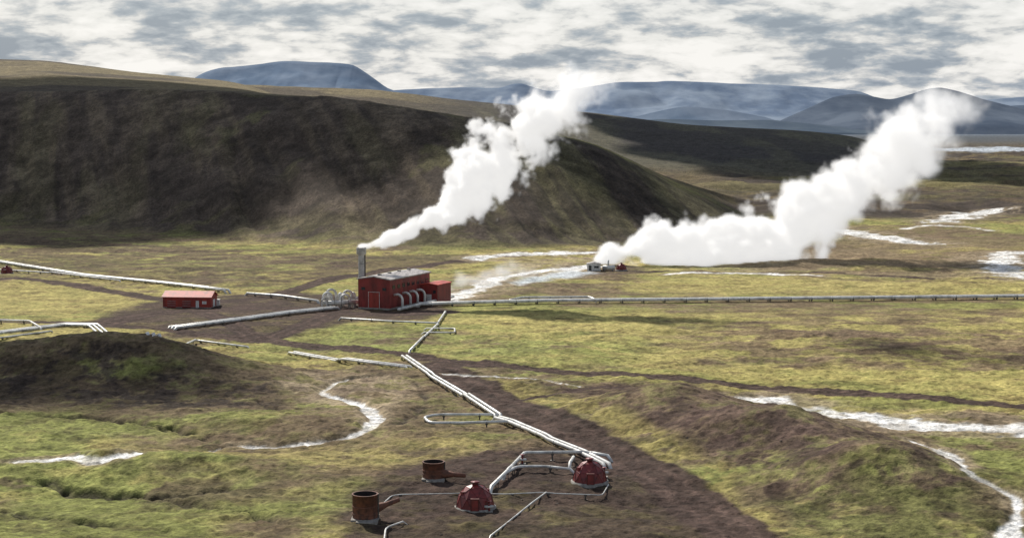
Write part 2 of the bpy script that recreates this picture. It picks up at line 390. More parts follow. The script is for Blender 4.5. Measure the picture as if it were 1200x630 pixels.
# ------------------------------------------------------------------ pipelines
def roundc(P,r=1.5):
    Q=[P[0]]
    for i in range(1,len(P)-1):
        a=P[i-1]-P[i];b=P[i+1]-P[i];la=np.linalg.norm(a);lb=np.linalg.norm(b);rr=min(r,la*.4,lb*.4)
        s0=P[i]+a/la*rr;s1=P[i]+b/lb*rr
        for t in (0,.33,.67,1):Q.append((1-t)**2*s0+2*t*(1-t)*P[i]+t*t*s1)
    Q.append(P[-1]);return Q
def pipeline(pts,r,n=1,gap=1.5,lift=1.0,k='pipe',world=False,name="steam_pipeline",sup=9.0,seam=True):
    P=np.array(pts,float) if world else G(pts)
    mb=MB()
    for q in range(n):
        off=(q-(n-1)/2)*gap;R=[]
        for i in range(len(P)):
            a=P[i]-P[i-1] if i>0 else P[1]-P[0];b=P[i+1]-P[i] if i<len(P)-1 else a
            a=a/np.linalg.norm(a);b=b/np.linalg.norm(b);na=np.array([-a[1],a[0]]);nb=np.array([-b[1],b[0]]);m=na+nb
            m=m/max(.35,(m@na));R.append(P[i]+m*off)
        R=roundc(R,max(1.2,r*3))
        W=[]
        for i in range(len(R)-1):
            L=np.linalg.norm(R[i+1]-R[i]);ns=max(1,int(L/14))
            for t in range(ns):
                p=R[i]+(R[i+1]-R[i])*t/ns;W.append((p[0],p[1]))
        W.append(tuple(R[-1]));W=np.array(W);z=hb(W[:,0],W[:,1])+lift+r
        for _ in range(3):
            z[1:-1]=.25*z[:-2]+.5*z[1:-1]+.25*z[2:]
        W3=np.column_stack([W,z])
        e0=W3[0]-(W3[1]-W3[0])/np.linalg.norm(W3[1]-W3[0])*1.6;e0[2]-=lift+2*r+.5
        e1=W3[-1]+(W3[-1]-W3[-2])/np.linalg.norm(W3[-1]-W3[-2])*1.6;e1[2]-=lift+2*r+.5
        mb.tube(np.vstack([e0,W3,e1]),r,k,12)
        seg=np.linalg.norm(np.diff(W3,axis=0),axis=1);cum=np.concatenate([[0],np.cumsum(seg)]);tot=cum[-1]
        def at(d):
            return Vector([np.interp(d,cum,W3[:,c]) for c in range(3)])
        d=sup*.5
        while d<tot:
            p=at(d);t=(at(min(d+.3,tot))-p)
            if t.length<1e-3: break
            t.normalize();Mx=Matrix.Translation(p)@t.to_track_quat('X','Z').to_matrix().to_4x4()
            h0=lift+r+.7
            mb.box(-.2,.2,-r*.9,r*.9,-r-.15,-r*.55,'steel',Mx)
            mb.box(-.1,.1,-r*.75,-r*.5,-h0,-r-.15,'steel',Mx);mb.box(-.1,.1,r*.5,r*.75,-h0,-r-.15,'steel',Mx)
            mb.box(-.3,.3,-r*1.1,r*1.1,-h0-.4,-h0+.5,'conc',Mx)
            if seam: mb.tube([p-t*.07,p+t*.07],r*1.05,'seam',12)
            d+=sup
    return mb.obj(name)
PL=[([(492,360),(560,358),(640,356),(800,354.5),(1000,352.5),(1300,349.5)],.42,2,1.5,.55),
 ([(598,355),(612,352),(640,352),(690,351.5),(697,354)],.3,1,1,.6),
 ([(-60,303),(0,309),(100,325),(265,343)],.36,2,1.6,.45),
 ([(0,318),(60,321),(140,331)],.25,1,1,.4),
 ([(290,347),(330,350),(372,356)],.38,1,2,.5),
 ([(-60,402),(0,393),(75,383),(110,384),(180,395)],.32,3,1.15,.35),
 ([(-60,378),(0,380),(35,381),(48,389)],.26,1,2,.8),
 ([(180,396),(230,401),(290,409)],.25,1,1,.3),
 ([(203,387),(280,377),(340,369),(392,363)],.36,3,1.2,.35),
 ([(342,416),(400,424),(478,433)],.26,2,1.3,.35),
 ([(400,376),(450,379),(513,382),(522,368)],.25,1,1.5,.45),
 ([(513,383),(497,398),(480,415)],.27,1,1.4,.45),
 ([(500,388),(533,388),(533,393),(497,393)],.2,1,1,.5),
 ([(474,421),(505,443),(545,468),(583,491)],.28,2,.95,.5),
 ([(583,491),(512,491),(497,494),(503,501),(540,501),(598,499)],.26,1,1.2,.5),
 ([(583,494),(600,499),(640,517),(688,538),(710,549)],.28,2,.9,.5),
 ([(712,541),(690,537.5),(616,537.5),(597,556),(576,578)],.26,1,1,.7),
 ([(668,556),(640,552.5),(606,552.5),(592,561)],.22,1,1,.55),
 ([(672,541),(668,548)],.22,1,1,.55),
 ([(713,572),(706,585),(640,581),(590,583),(540,582),(460,584),(442,600)],.08,1,1,.38),
 ([(640,581),(620,596),(600,612),(575,632)],.11,1,1,.35),
 ([(450,640),(452,622),(472,616)],.11,1,1,.35),
 ([(-60,408),(0,399),(60,391)],.22,1,1,.4)]
for i,p in enumerate(PL):
    small=p[1]<.2
    pipeline(*p,k='pipew' if (i%3==0) else 'pipe',sup=6 if not small else 5,seam=not small,name="water_pipe" if small else "steam_pipeline")

# ------------------------------------------------------------------ power station
def frame(p,ang):
    z=hz(p[0],p[1]);return Matrix.Translation((p[0],p[1],z))@Matrix.Rotation(ang,4,'Z')
def gable(mb,w,l,h,rh,kw,kr,M4,ov=.3,th=.25):
    mb.add([(0,0,-2),(w,0,-2),(w,0,h),(w/2,0,h+rh),(0,0,h),(0,l,-2),(w,l,-2),(w,l,h),(w/2,l,h+rh),(0,l,h)],
     [(0,1,2,3,4),(5,9,8,7,6),(0,4,9,5),(1,6,7,2)],kw,False,M4)
def roof(mb,w,l,h,rh,k,M4,ov=.35,th=.3,e=.01):
    sl=rh/(w/2)
    for sgn in (0,1):
        xe=-ov if sgn==0 else w+ov;ze=h-ov*sl+e
        a=[(xe,-ov,ze),(w/2,-ov,h+rh+e),(w/2,l+ov,h+rh+e),(xe,l+ov,ze)]
        b=[(x,y,z+th) for x,y,z in a]
        mb.add(a+b,[(0,1,2,3),(4,7,6,5),(0,4,5,1),(1,5,6,2),(2,6,7,3),(3,7,4,0)],k,False,M4)
pn=at_y(457,364,434.5)[:2]; ang=math.atan2(23,9.5)-math.pi/2
w,l,hh=9.6,25.0,8.1
ex=Vector((math.cos(ang),math.sin(ang)));
o=Vector(pn)-ex*w
ps=empty("power_station_building")
Mx=frame((o.x,o.y),ang)
mb=MB();gable(mb,w,l,hh,.7,'red','roofg',Mx);mb.obj("walls",ps)
mb=MB();roof(mb,w,l,hh,.7,'roofg',Mx)
for yy in np.arange(3,24,6.0):mb.box(w/2-.4,w/2+.4,yy,yy+.8,hh+.9,hh+1.3,'roofg',Mx)
mb.obj("roof",ps)
mb=MB();mb.box(-.06,w+.06,-.06,l+.06,-2,.5,'conc',Mx)
mb.box(3.2,6.4,-.05,.0,.5,4.6,'red2',Mx)
for a,b in ((3.1,3.2),(6.4,6.5)):mb.box(a,b,-.09,-.002,.5,4.7,'trim',Mx)
mb.box(3.1,6.5,-.09,-.002,4.7,4.8,'trim',Mx);mb.obj("door",ps)
mb=MB()
for xx in (1.0,7.4):mb.box(xx,xx+1.1,-.06,-.003,5.2,6.0,'glass',Mx)
for yy in np.arange(1.5,23,3.0):mb.box(w+.003,w+.06,yy,yy+1.6,5.6,6.6,'glass',Mx)
mb.obj("windows",ps)
mb=MB()
for yy in (2.5,7.5,12.0,16.5,21.0):
    pts=[(w-.2,yy,3.9),(w+1.0,yy,4.1)]+[(w+1.0+1.5*math.sin(t),yy,2.6+1.5*math.cos(t)) for t in np.linspace(.2,math.pi/2,6)]+[(w+2.5,yy,-.5)]
    mb.tube(pts,.34,'pipew',12,True,Mx)
mb.tube([(w+4.6,-4,.9),(w+4.6,l+6,.9)],.42,'pipe',12,True,Mx)
mb.tube([(w+2.5,2.5,.7),(w+4.6,1.5,.9)],.3,'pipew',10,True,Mx)
mb.obj("wall_pipes",ps)
Ma=Mx@Matrix.Translation((w+.02,l-6,0))
an=empty("annex_building")
an2=MB();gable(an2,5.2,9,5.2,.35,'red','roofg',Ma);an2.obj("walls",an)
an2=MB();roof(an2,5.2,9,5.2,.35,'roofr',Ma,.2,.2);an2.obj("roof",an)
an2=MB();an2.box(1.8,3.4,-.06,-.003,0,2.6,'trim',Ma);an2.box(3.9,4.7,-.05,-.003,2.9,3.8,'glass',Ma);an2.obj("door",an)
p=at_y(424,359,446)[:2];Ms=frame(p,0)
mb=MB();ztop=at_y(424,290,446)[2]-hz(*p)
mb.tube([(0,0,-1),(0,0,ztop-2.2),(0,0,ztop-2.0),(0,0,ztop-1.8),(0,0,ztop)],.8,'stack',20,False,Ms,[.85,.85,.9,1.35,1.35])
mb.tube([(0,0,ztop+.003),(0,0,ztop-1.6)],1.2,'dark',20,False,Ms)
for a in range(20):
    t0=2*math.pi*a/20;t1=2*math.pi*(a+1)/20
    mb.add([(r*math.cos(t),r*math.sin(t),ztop+.003) for r,t in ((1.2,t0),(1.35,t0),(1.35,t1),(1.2,t1))],[(0,1,2,3)],'stack',False,Ms)
for zz in (4,8,11.5):mb.tube([(0,0,zz),(0,0,zz+.2)],.95,'seam',20,True,Ms)
mb.box(.85,1.15,-.2,.2,-1,ztop-2,'steel',Ms)
mb.obj("steam_stack")
mb=MB();c=at_y(398,359,441)[:2];Mw=frame(c,.35)
def arch(x0,x1,y,zt,r,k):
    rad=abs(x1-x0)/2;cx=(x0+x1)/2
    pts=[(x0,y,-1)]+[(cx-(x1-x0)/2*math.cos(t),y,zt-rad+rad*math.sin(t)) for t in np.linspace(0,math.pi,9)]+[(x1,y,-1)]
    mb.tube(pts,r,k,10,True,Mw)
arch(-4.6,-2.2,0,4.2,.32,'pipew');arch(-3.4,-.6,1.5,4.9,.34,'pipew');arch(0,2.6,-1,3.6,.32,'pipe');arch(1.4,3.9,1.5,4.4,.36,'pipew');arch(-5.4,-4.0,-2,2.9,.25,'pipew')
for x in (-2,1.0,4.6):
    mb.tube([(x,3,-1),(x,3,3.0),(x,3,3.6),(x,3,3.9)],.8,'pipew',14,True,Mw,[.8,.8,.6,.15])
mb.tube([(-5.5,-1.5,1.6),(5,-1.5,1.6)],.6,'pipew',14,True,Mw)
for x in (-4,3.5):mb.box(x,x+.5,-2.1,-.9,-1,1.2,'conc',Mw)
mb.box(-6,5.5,-3.2,-2.9,2.4,2.5,'steel',Mw)
for x in np.arange(-6,5.6,1.9):mb.box(x,x+.1,-3.15,-3.0,-1,3.2,'steel',Mw)
mb.box(-6,5.5,-3.1,-3.05,3.1,3.18,'steel',Mw)
mb.tube([(4.8,1,2.2),(7.5,2.6,2.6),(9.5,3.6,2.6)],.36,'pipew',10,True,Mw)
mb.obj("steam_separator_works")
rh=empty("red_shed")
c=at_y(191,361,441)[:2];Mh=frame(c,-.10)
Mg=Mh@Matrix.Translation((0,6.2,0))@Matrix.Rotation(-math.pi/2,4,'Z')
mb=MB();gable(mb,6.2,13.4,2.9,1.3,'red2','roofr',Mg);mb.obj("walls",rh)
mb=MB();roof(mb,6.2,13.4,2.9,1.3,'roofr',Mg,.3,.2);mb.obj("roof",rh)
mb=MB()
for x in (1.2,5.4):
    mb.box(x,x+2.4,-.05,-.003,0,2.0,'red',Mh);
    for zz in (.6,1.2,1.8):mb.box(x+.05,x+2.35,-.07,-.052,zz,zz+.05,'trim',Mh)
mb.box(9.2,10.1,-.05,-.003,0,2.0,'trim',Mh)
mb.box(11.0,12.2,-.05,-.003,1.1,1.9,'trim',Mh);mb.box(-.05,13.45,-.04,6.24,-1,.2,'conc',Mh)
mb.box(13.403,13.46,2.0,4.0,.2,2.2,'trim',Mh);mb.obj("doors",rh)
mb=MB();Mt=frame(at_y(253,358,446)[:2],0)
mb.box(-1,1,-1,1,-.5,1.6,'pipew',Mt);mb.tube([(0,0,1.5),(0,0,2.3)],.35,'steel',10,True,Mt);mb.box(-1.1,1.1,-1.1,1.1,1.6,1.75,'trim',Mt);mb.obj("transformer_cabinet")

# ------------------------------------------------------------------ domes
def dome(pos,R,hs=1.0,z=None):
    x,y=pos;zz=hz(x,y)
    bm=bmesh.new();bmesh.ops.create_icosphere(bm,subdivisions=2,radius=R)
    for f in list(bm.faces):
        if f.calc_center_median().z< -R*.02:bm.faces.remove(f)
    for v in list(bm.verts):
        if not v.link_faces:bm.verts.remove(v)
    for v in bm.verts:
        v.co.z*=hs*1.22
        if v.co.z<R*.12:v.co.z=0
    bmesh.ops.inset_individual(bm,faces=bm.faces[:],thickness=R*.028,depth=-R*.02)
    vs=[v.co.copy() for v in bm.verts]
    mb=MB();Md=Matrix.Translation((x,y,zz+.35))@Matrix.Rotation(random.random()*2,4,'Z')
    bm.verts.index_update()
    orig=[tuple(v.index for v in f.verts) for f in bm.faces]
    isin=[f.calc_area()>R*R*.05 for f in bm.faces]
    mb.add(vs,[f for f,i in zip(orig,isin) if i],'dome',False,Md)
    mb.add(vs,[f for f,i in zip(orig,isin) if not i],'domerib',False,Md)
    bm.free()
    mb.tube([(0,0,-1.4),(0,0,.04)],R*1.07,'conc',24,True,Md)
    mb.tube([(0,0,R*1.12*hs),(0,0,R*1.22*hs+.1)],R*.17,'domerib',10,True,Md)
    mb.tube([(0,0,R*1.22*hs+.1),(0,0,R*1.22*hs+.17)],R*.24,'dome',10,True,Md)
    Mk=Matrix.Translation((x,y,zz+.35))
    mb.box(-R*.22,R*.22,-R*1.06,-R*.5,0,R*.62,'domerib',Mk);mb.box(-R*.16,R*.16,-R*1.085,-R*1.063,.05,R*.56,'dome',Mk)
    for a in (.5,1.9,3.6):
        Mv=Mk@Matrix.Rotation(a,4,'Z')@Matrix.Translation((R*.66,0,R*.72*hs));mb.box(-.25,.3,-.25,.25,-.25,.3,'dome',Mv)
    return mb.obj("wellhead_dome")
dome(g(557,596),2.55);dome(g(691,566),2.45)
dome(g(728,317),1.9,.95);dome(g(8,321),2.1,.95)
def silencer(u,v,r,h,d):
    x,y=g(u,v);Mz=Matrix.Translation((x,y,hz(x,y)));mb=MB()
    mb.tube([(0,0,.5),(0,0,h-.12),(0,0,h-.12),(0,0,h)],r,'rust',24,False,Mz,[r,r,r*1.05,r*1.05])
    mb.tube([(0,0,.5),(0,0,h)],r*.93,'dark',24,False,Mz)
    for a in range(24):
        t0=2*math.pi*a/24;t1=2*math.pi*(a+1)/24
        mb.add([(q*math.cos(t),q*math.sin(t),h+.002) for q,t in ((r*.93,t0),(r*1.05,t0),(r*1.05,t1),(r*.93,t1))],[(0,1,2,3)],'rust',False,Mz)
    mb.add([(r*.93*math.cos(t),r*.93*math.sin(t),.9) for t in np.linspace(0,2*math.pi,24,endpoint=False)],[tuple(range(24))],'dark',False,Mz)
    for zz in (1.0,h*.55):mb.tube([(0,0,zz),(0,0,zz+.12)],r*1.03,'rust',24,True,Mz)
    mb.box(-r*1.05,r*1.05,-r*1.0,r*1.0,-1,.5,'conc',Mz)
    mb.box(-r*.6,r*1.0,-r*1.5,-r*1.02,-1,.42,'conc',Mz)
    dv=Vector(d);e=Vector((0,0,1.1))+dv
    mb.tube([(dv.x*.2,dv.y*.2,1.1),tuple(Vector((0,0,1.1))+dv*.45),tuple(e),tuple(e+dv*.6)],.5,'rust',14,True,Mz,[.75,.7,.34,.28])
    mb.box(r*.99,r*1.09,-.2,.2,.4,h,'steel',Mz)
    return mb.obj("steam_silencer")
silencer(428,611,1.6,3.5,(2.6,1.2,.75))
silencer(508,563,1.5,2.7,(2.8,-.7,-.1))
def valve(u,v):
    x,y=g(u,v);Mz=Matrix.Translation((x,y,hz(x,y)));mb=MB()
    mb.box(-.5,.5,-.5,.5,-.6,.25,'conc',Mz);mb.tube([(0,0,.2),(0,0,1.5)],.16,'dome',10,True,Mz);mb.tube([(-.6,0,.8),(.6,0,.8)],.2,'pipe',10,True,Mz)
    mb.tube([(0,0,1.5),(0,0,1.56)],.38,'dome',14,True,Mz);return mb.obj("wellhead_valve")
for q in ((573,601),(708,560),(612,545)):valve(*q)
fb=empty("white_shed");Mf=frame(g(688,317),-.05)
mb=MB();gable(mb,4.6,4.2,2.2,.5,'trim','roofg',Mf);mb.obj("walls",fb)
mb=MB();roof(mb,4.6,4.2,2.2,.5,'roofg',Mf,.2,.15);mb.obj("roof",fb)
mb=MB();mb.box(.6,1.5,-.05,-.003,0,1.8,'glass',Mf);mb.box(2.4,4.0,-.05,-.003,.9,1.6,'glass',Mf);mb.obj("door",fb)
mb=MB();Mf=frame(g(706,317),0);mb.tube([(0,0,1.0),(4.2,0,1.0)],.8,'pipe',12,True,Mf);mb.box(.4,.9,-.6,.6,-.6,.4,'conc',Mf);mb.box(3.2,3.7,-.6,.6,-.6,.4,'conc',Mf);mb.tube([(2,0,1.5),(2,0,3.6)],.3,'pipe',10,True,Mf);mb.obj("separator_tank")

# ------------------------------------------------------------------ rocks (one object)
mb=MB()
def rockpts(n,box,smin,smax):
    for _ in range(n):
        u=random.uniform(box[0],box[1]);v=random.uniform(box[2],box[3]);x,y=g(u,v);z=hz(x,y)
        sz=random.uniform(smin,smax)
        vs=[]
        for a in ((1,0,0),(-1,0,0),(0,1,0),(0,-1,0),(0,0,1),(0,0,-1)):
            vs.append((x+a[0]*sz*random.uniform(.6,1.3),y+a[1]*sz*random.uniform(.6,1.3),z+.05+a[2]*sz*random.uniform(.4,.7)))
        mb.add(vs,[(0,2,4),(2,1,4),(1,3,4),(3,0,4),(2,0,5),(1,2,5),(3,1,5),(0,3,5)],'rock')
rockpts(40,(680,1050,460,560),.12,.25);rockpts(60,(400,850,535,630),.12,.28)
mb.obj("scattered_rocks")

# ------------------------------------------------------------------ mountains
def mountain(name,k,vv,y,depth,base,c,c2,seed,rel=.3,sig=6):
    top=tab(k,vv,sig);u0,u1=k[0],k[-1];nu=420;nd=70
    us=np.linspace(u0,u1,nu);ds=np.linspace(-1,1,nd)
    Uq,Dq=np.meshgrid(us,ds,indexing='ij')
    zt=50+(145-np.interp(Uq,UU,top))*y/F-base
    zt=np.maximum(zt,0)
    Yq=y+Dq*depth;Xq=(Uq-600)*y/F
    n=fbm(Xq/900,Yq/1500+seed,seed,5,.55);rg=1-np.abs(2*n-1)
    q=np.clip(1-np.abs(Dq),0,1);prof=q**.9
    prof=np.where(q<1,prof*(1-rel*(rg-.35)*np.sin(np.pi*np.clip(q,0,1))**.8),prof)
    Zq=base-60+zt*prof+60*np.clip(q*6,0,1)
    V=np.stack([Xq,Yq,Zq],-1).reshape(-1,3)
    m=bpy.data.meshes.new(name);i=(np.arange(nu-1)[:,None]*nd+np.arange(nd-1)[None,:]).ravel()
    m.from_pydata(V.tolist(),[],np.stack([i,i+nd,i+nd+1,i+1],1).tolist());m.polygons.foreach_set("use_smooth",np.ones(len(m.polygons),bool))
    mt,N,L,b=nt(name+"_hazy_rock");b.inputs["Roughness"].default_value=1;b.inputs["Specular IOR Level"].default_value=0
    ge=N.new("ShaderNodeNewGeometry");mp=N.new("ShaderNodeMapping");mp.inputs["Scale"].default_value=(1/600,1/1200,1/220);L.new(ge.outputs["Position"],mp.inputs[0])
    no=N.new("ShaderNodeTexNoise");no.inputs["Detail"].default_value=8;no.inputs["Scale"].default_value=1.4;no.inputs["Roughness"].default_value=.62;L.new(mp.outputs[0],no.inputs["Vector"])
    r=N.new("ShaderNodeValToRGB");r.color_ramp.elements[0].position=.40;r.color_ramp.elements[0].color=(*c,1);r.color_ramp.elements[1].position=.62;r.color_ramp.elements[1].color=(*c2,1)  # both ramp colours carry aerial haze, painted into the rock as blue-grey
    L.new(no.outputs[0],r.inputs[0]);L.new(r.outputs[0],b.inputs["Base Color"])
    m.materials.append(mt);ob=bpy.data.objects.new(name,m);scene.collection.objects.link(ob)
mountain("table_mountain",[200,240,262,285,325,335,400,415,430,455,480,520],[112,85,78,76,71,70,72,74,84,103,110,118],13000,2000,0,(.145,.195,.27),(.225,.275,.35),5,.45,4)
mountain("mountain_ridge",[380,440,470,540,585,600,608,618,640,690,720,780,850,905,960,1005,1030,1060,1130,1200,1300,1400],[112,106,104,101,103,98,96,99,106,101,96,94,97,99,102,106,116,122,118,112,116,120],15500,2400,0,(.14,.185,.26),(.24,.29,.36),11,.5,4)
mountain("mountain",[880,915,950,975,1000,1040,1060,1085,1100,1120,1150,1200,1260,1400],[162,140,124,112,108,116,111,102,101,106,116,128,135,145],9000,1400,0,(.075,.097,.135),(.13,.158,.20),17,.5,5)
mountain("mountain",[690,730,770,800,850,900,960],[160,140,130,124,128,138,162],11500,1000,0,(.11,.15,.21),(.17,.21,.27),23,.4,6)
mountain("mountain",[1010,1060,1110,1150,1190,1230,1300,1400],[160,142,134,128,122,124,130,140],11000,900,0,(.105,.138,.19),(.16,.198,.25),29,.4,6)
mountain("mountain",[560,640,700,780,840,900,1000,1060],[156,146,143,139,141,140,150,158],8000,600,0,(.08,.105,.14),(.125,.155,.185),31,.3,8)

# ------------------------------------------------------------------ unseen clouds, added above the frame to shade hill, ridge and foreground
el=math.radians(41);az=math.radians(-28)
sd=Vector((math.sin(az)*math.cos(el),math.cos(az)*math.cos(el),math.sin(el)))
cm=bpy.data.materials.new("cloud_vapour");cm.use_nodes=True;Nn=cm.node_tree.nodes;b=Nn["Principled BSDF"];b.inputs["Base Color"].default_value=(.9,.9,.9,1);b.inputs["Roughness"].default_value=1
tr=Nn.new("ShaderNodeBsdfTranslucent");tr.inputs[0].default_value=(.9,.9,.9,1);mxs=Nn.new("ShaderNodeMixShader");mxs.inputs[0].default_value=.5
cm.node_tree.links.new(b.outputs[0],mxs.inputs[1]);cm.node_tree.links.new(tr.outputs[0],mxs.inputs[2]);cm.node_tree.links.new(mxs.outputs[0],Nn["Material Output"].inputs[0])
def cloud(x0,x1,y0,y1,n,rr,zc=1500):
    bm=bmesh.new();off=sd*(zc/sd.z)
    for _ in range(n):
        a=random.uniform(0,2*math.pi);q=math.sqrt(random.random())
        x=(x0+x1)/2+(x1-x0)/2*q*math.cos(a);y=(y0+y1)/2+(y1-y0)/2*q*math.sin(a)
        r=random.uniform(.5,1)*rr*(1.15-.6*q)
        Mq=Matrix.Translation((x+off.x,y+off.y,zc+random.uniform(0,.3)*r))@Matrix.Diagonal((1,1,.55,1))
        bmesh.ops.create_icosphere(bm,subdivisions=3,radius=r,matrix=Mq)
    P=np.array([v.co for v in bm.verts]);k=(fbm(P[:,0]/rr*2+P[:,2]/rr,P[:,1]/rr*2,88,4)-.5)*rr*.5
    for v,d in zip(bm.verts,k):v.co+=v.normal*float(d)
    m=bpy.data.meshes.new("cloud");bm.to_mesh(m);bm.free();m.materials.append(cm);ob=bpy.data.objects.new("cloud",m);scene.collection.objects.link(ob)
cloud(-680,110,700,1090,170,95)
cloud(150,560,1250,2300,60,140)
cloud(-140,-50,275,350,26,18)
cloud(40,260,330,368,14,16)

# ------------------------------------------------------------------ steam
def steammat(name,dens,em,an=.3):
    m=bpy.data.materials.new(name);m.use_nodes=True;N=m.node_tree.nodes;L=m.node_tree.links;N.clear()
    o=N.new("ShaderNodeOutputMaterial");a=N.new("ShaderNodeAttribute");a.attribute_name="density"
    d=N.new("ShaderNodeMath");d.operation='MULTIPLY';d.inputs[1].default_value=dens;L.new(a.outputs["Fac"],d.inputs[0])
    s=N.new("ShaderNodeVolumeScatter");s.inputs["Color"].default_value=(.99,.99,.99,1);s.inputs["Anisotropy"].default_value=an;L.new(d.outputs[0],s.inputs["Density"])
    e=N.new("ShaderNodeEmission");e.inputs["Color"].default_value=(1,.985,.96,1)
    x=N.new("ShaderNodeMath");x.operation='MULTIPLY';x.inputs[1].default_value=em;L.new(d.outputs[0],x.inputs[0]);L.new(x.outputs[0],e.inputs["Strength"])  # glow added to the steam, stands in for light scattered many times inside
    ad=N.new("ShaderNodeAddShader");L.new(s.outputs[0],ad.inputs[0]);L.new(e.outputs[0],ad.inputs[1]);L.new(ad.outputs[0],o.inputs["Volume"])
    try:m.cycles.volume_step_rate=4.0
    except Exception as ex:print(ex)
    return m
def plume(name,knots,y0,y1,dens,em,voxel,sc,amp,soft=.35,an=.3,wan=1.0,rs=1.0):
    K=np.array(knots,float)
    Q=curve(K,24);W=[];R=[];A=[]
    for i,(u,v,r,al) in enumerate(Q):
        y=y0+(y1-y0)*i/(len(Q)-1);W.append(at_y(u,v,y));R.append(max(.2,r*rs*y/F));A.append(al)
    W=np.array(W);R=np.array(R);A=np.clip(np.array(A),0,1)
    seg=np.linalg.norm(np.diff(W,axis=0),axis=1);cum=np.concatenate([[0],np.cumsum(seg)]);n=int(cum[-1]/.4);d=np.linspace(0,cum[-1],n)
    W=np.stack([np.interp(d,cum,W[:,c]) for c in range(3)],1);R=np.interp(d,cum,R);A=np.interp(d,cum,A)
    wv=np.clip(R,0,8)*.3*wan
    W[:,1]+=(fbm(d/9,d*0,61,3)-.5)*2*wv*1.5;W[:,2]+=(fbm(d/10,d*0+5,63,3)-.5)*2*wv*1.6
    R=R*(.75+.5*fbm(d/7,d*0+9,67,2))
    me=bpy.data.meshes.new(name);me.from_pydata(W.tolist(),[(i,i+1) for i in range(n-1)],[])
    a=me.attributes.new("rad",'FLOAT','POINT');a.data.foreach_set("value",R.astype(np.float32))
    a=me.attributes.new("alp",'FLOAT','POINT');a.data.foreach_set("value",A.astype(np.float32))
    ob=bpy.data.objects.new(name,me);scene.collection.objects.link(ob)
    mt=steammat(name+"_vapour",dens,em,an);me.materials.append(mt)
    ng=bpy.data.node_groups.new(name+"_shape",'GeometryNodeTree')
    ng.interface.new_socket("Geometry",in_out='INPUT',socket_type='NodeSocketGeometry');ng.interface.new_socket("Geometry",in_out='OUTPUT',socket_type='NodeSocketGeometry')
    N=ng.nodes;L=ng.links
    gi=N.new("NodeGroupInput");go=N.new("NodeGroupOutput");pos=N.new("GeometryNodeInputPosition")
    sn=N.new("GeometryNodeSampleNearest");L.new(gi.outputs[0],sn.inputs[0]);L.new(pos.outputs[0],sn.inputs["Sample Position"])
    def samp(kind,src):
        si=N.new("GeometryNodeSampleIndex");si.data_type=kind;L.new(gi.outputs[0],si.inputs[0])
        L.new(src,si.inputs["Value"]);L.new(sn.outputs[0],si.inputs["Index"]);return si.outputs[0]
    def named(nm):
        q=N.new("GeometryNodeInputNamedAttribute");q.data_type='FLOAT';q.inputs["Name"].default_value=nm;return q.outputs[0]
    pc=samp('FLOAT_VECTOR',pos.outputs[0]);pr=samp('FLOAT',named("rad"));pa=samp('FLOAT',named("alp"))
    dist=N.new("ShaderNodeVectorMath");dist.operation='DISTANCE';L.new(pos.outputs[0],dist.inputs[0]);L.new(pc,dist.inputs[1])
    def ma(op,a,b=None,c=None):
        q=N.new("ShaderNodeMath");q.operation=op
        for i,x in enumerate((a,b,c)):
            if x is None:continue
            if isinstance(x,(int,float)):q.inputs[i].default_value=x
            else:L.new(x,q.inputs[i])
        return q.outputs[0]
    qd=ma('DIVIDE',dist.outputs["Value"],pr)
    nz=N.new("ShaderNodeTexNoise");nz.inputs["Scale"].default_value=sc*1.2;nz.inputs["Detail"].default_value=5;nz.inputs["Roughness"].default_value=.62;L.new(pos.outputs[0],nz.inputs["Vector"])
    wc=N.new("ShaderNodeVectorMath");wc.operation='SCALE';wc.inputs["Scale"].default_value=.9/sc;L.new(nz.outputs["Color"],wc.inputs[0])
    wp=N.new("ShaderNodeVectorMath");wp.operation='ADD';L.new(pos.outputs[0],wp.inputs[0]);L.new(wc.outputs[0],wp.inputs[1])
    def vor(s):
        q=N.new("ShaderNodeTexVoronoi");q.feature='SMOOTH_F1';q.inputs["Scale"].default_value=s;q.inputs["Smoothness"].default_value=.2;L.new(wp.outputs[0],q.inputs["Vector"]);return q.outputs["Distance"]
    v0=vor(sc*.5);v1=vor(sc*1.3);v2=vor(sc*3.2)
    f=ma('SUBTRACT',1.0,qd)
    f=ma('ADD',f,ma('MULTIPLY',ma('SUBTRACT',.45,v0),amp*2.0))
    f=ma('ADD',f,ma('MULTIPLY',ma('SUBTRACT',.45,v1),amp*1.3))
    f=ma('ADD',f,ma('MULTIPLY',ma('SUBTRACT',.45,v2),amp*.7))
    f=ma('ADD',f,ma('MULTIPLY',ma('SUBTRACT',nz.outputs[0],.5),amp*1.7))
    so_=ma('MULTIPLY',ma('SUBTRACT',2.2,ma('MULTIPLY',pa,1.2)),soft)
    mr=ma('MINIMUM',ma('MAXIMUM',ma('DIVIDE',f,so_),0.0),1.0)
    mr=ma('POWER',mr,1.5)
    dn=ma('MULTIPLY',mr,pa)
    vc=N.new("GeometryNodeVolumeCube");L.new(dn,vc.inputs["Density"])
    mn=(W-R[:,None]*1.8).min(0);mx=(W+R[:,None]*1.8).max(0);mn[2]=max(mn[2],-1)
    vc.inputs["Min"].default_value=tuple(mn);vc.inputs["Max"].default_value=tuple(mx)
    for nm,e in zip(("Resolution X","Resolution Y","Resolution Z"),(mx-mn)/voxel):vc.inputs[nm].default_value=max(8,int(e))
    sm=N.new("GeometryNodeSetMaterial");sm.inputs["Material"].default_value=mt;L.new(vc.outputs[0],sm.inputs[0]);L.new(sm.outputs[0],go.inputs[0])
    md=ob.modifiers.new("vapour",'NODES');md.node_group=ng
    return ob
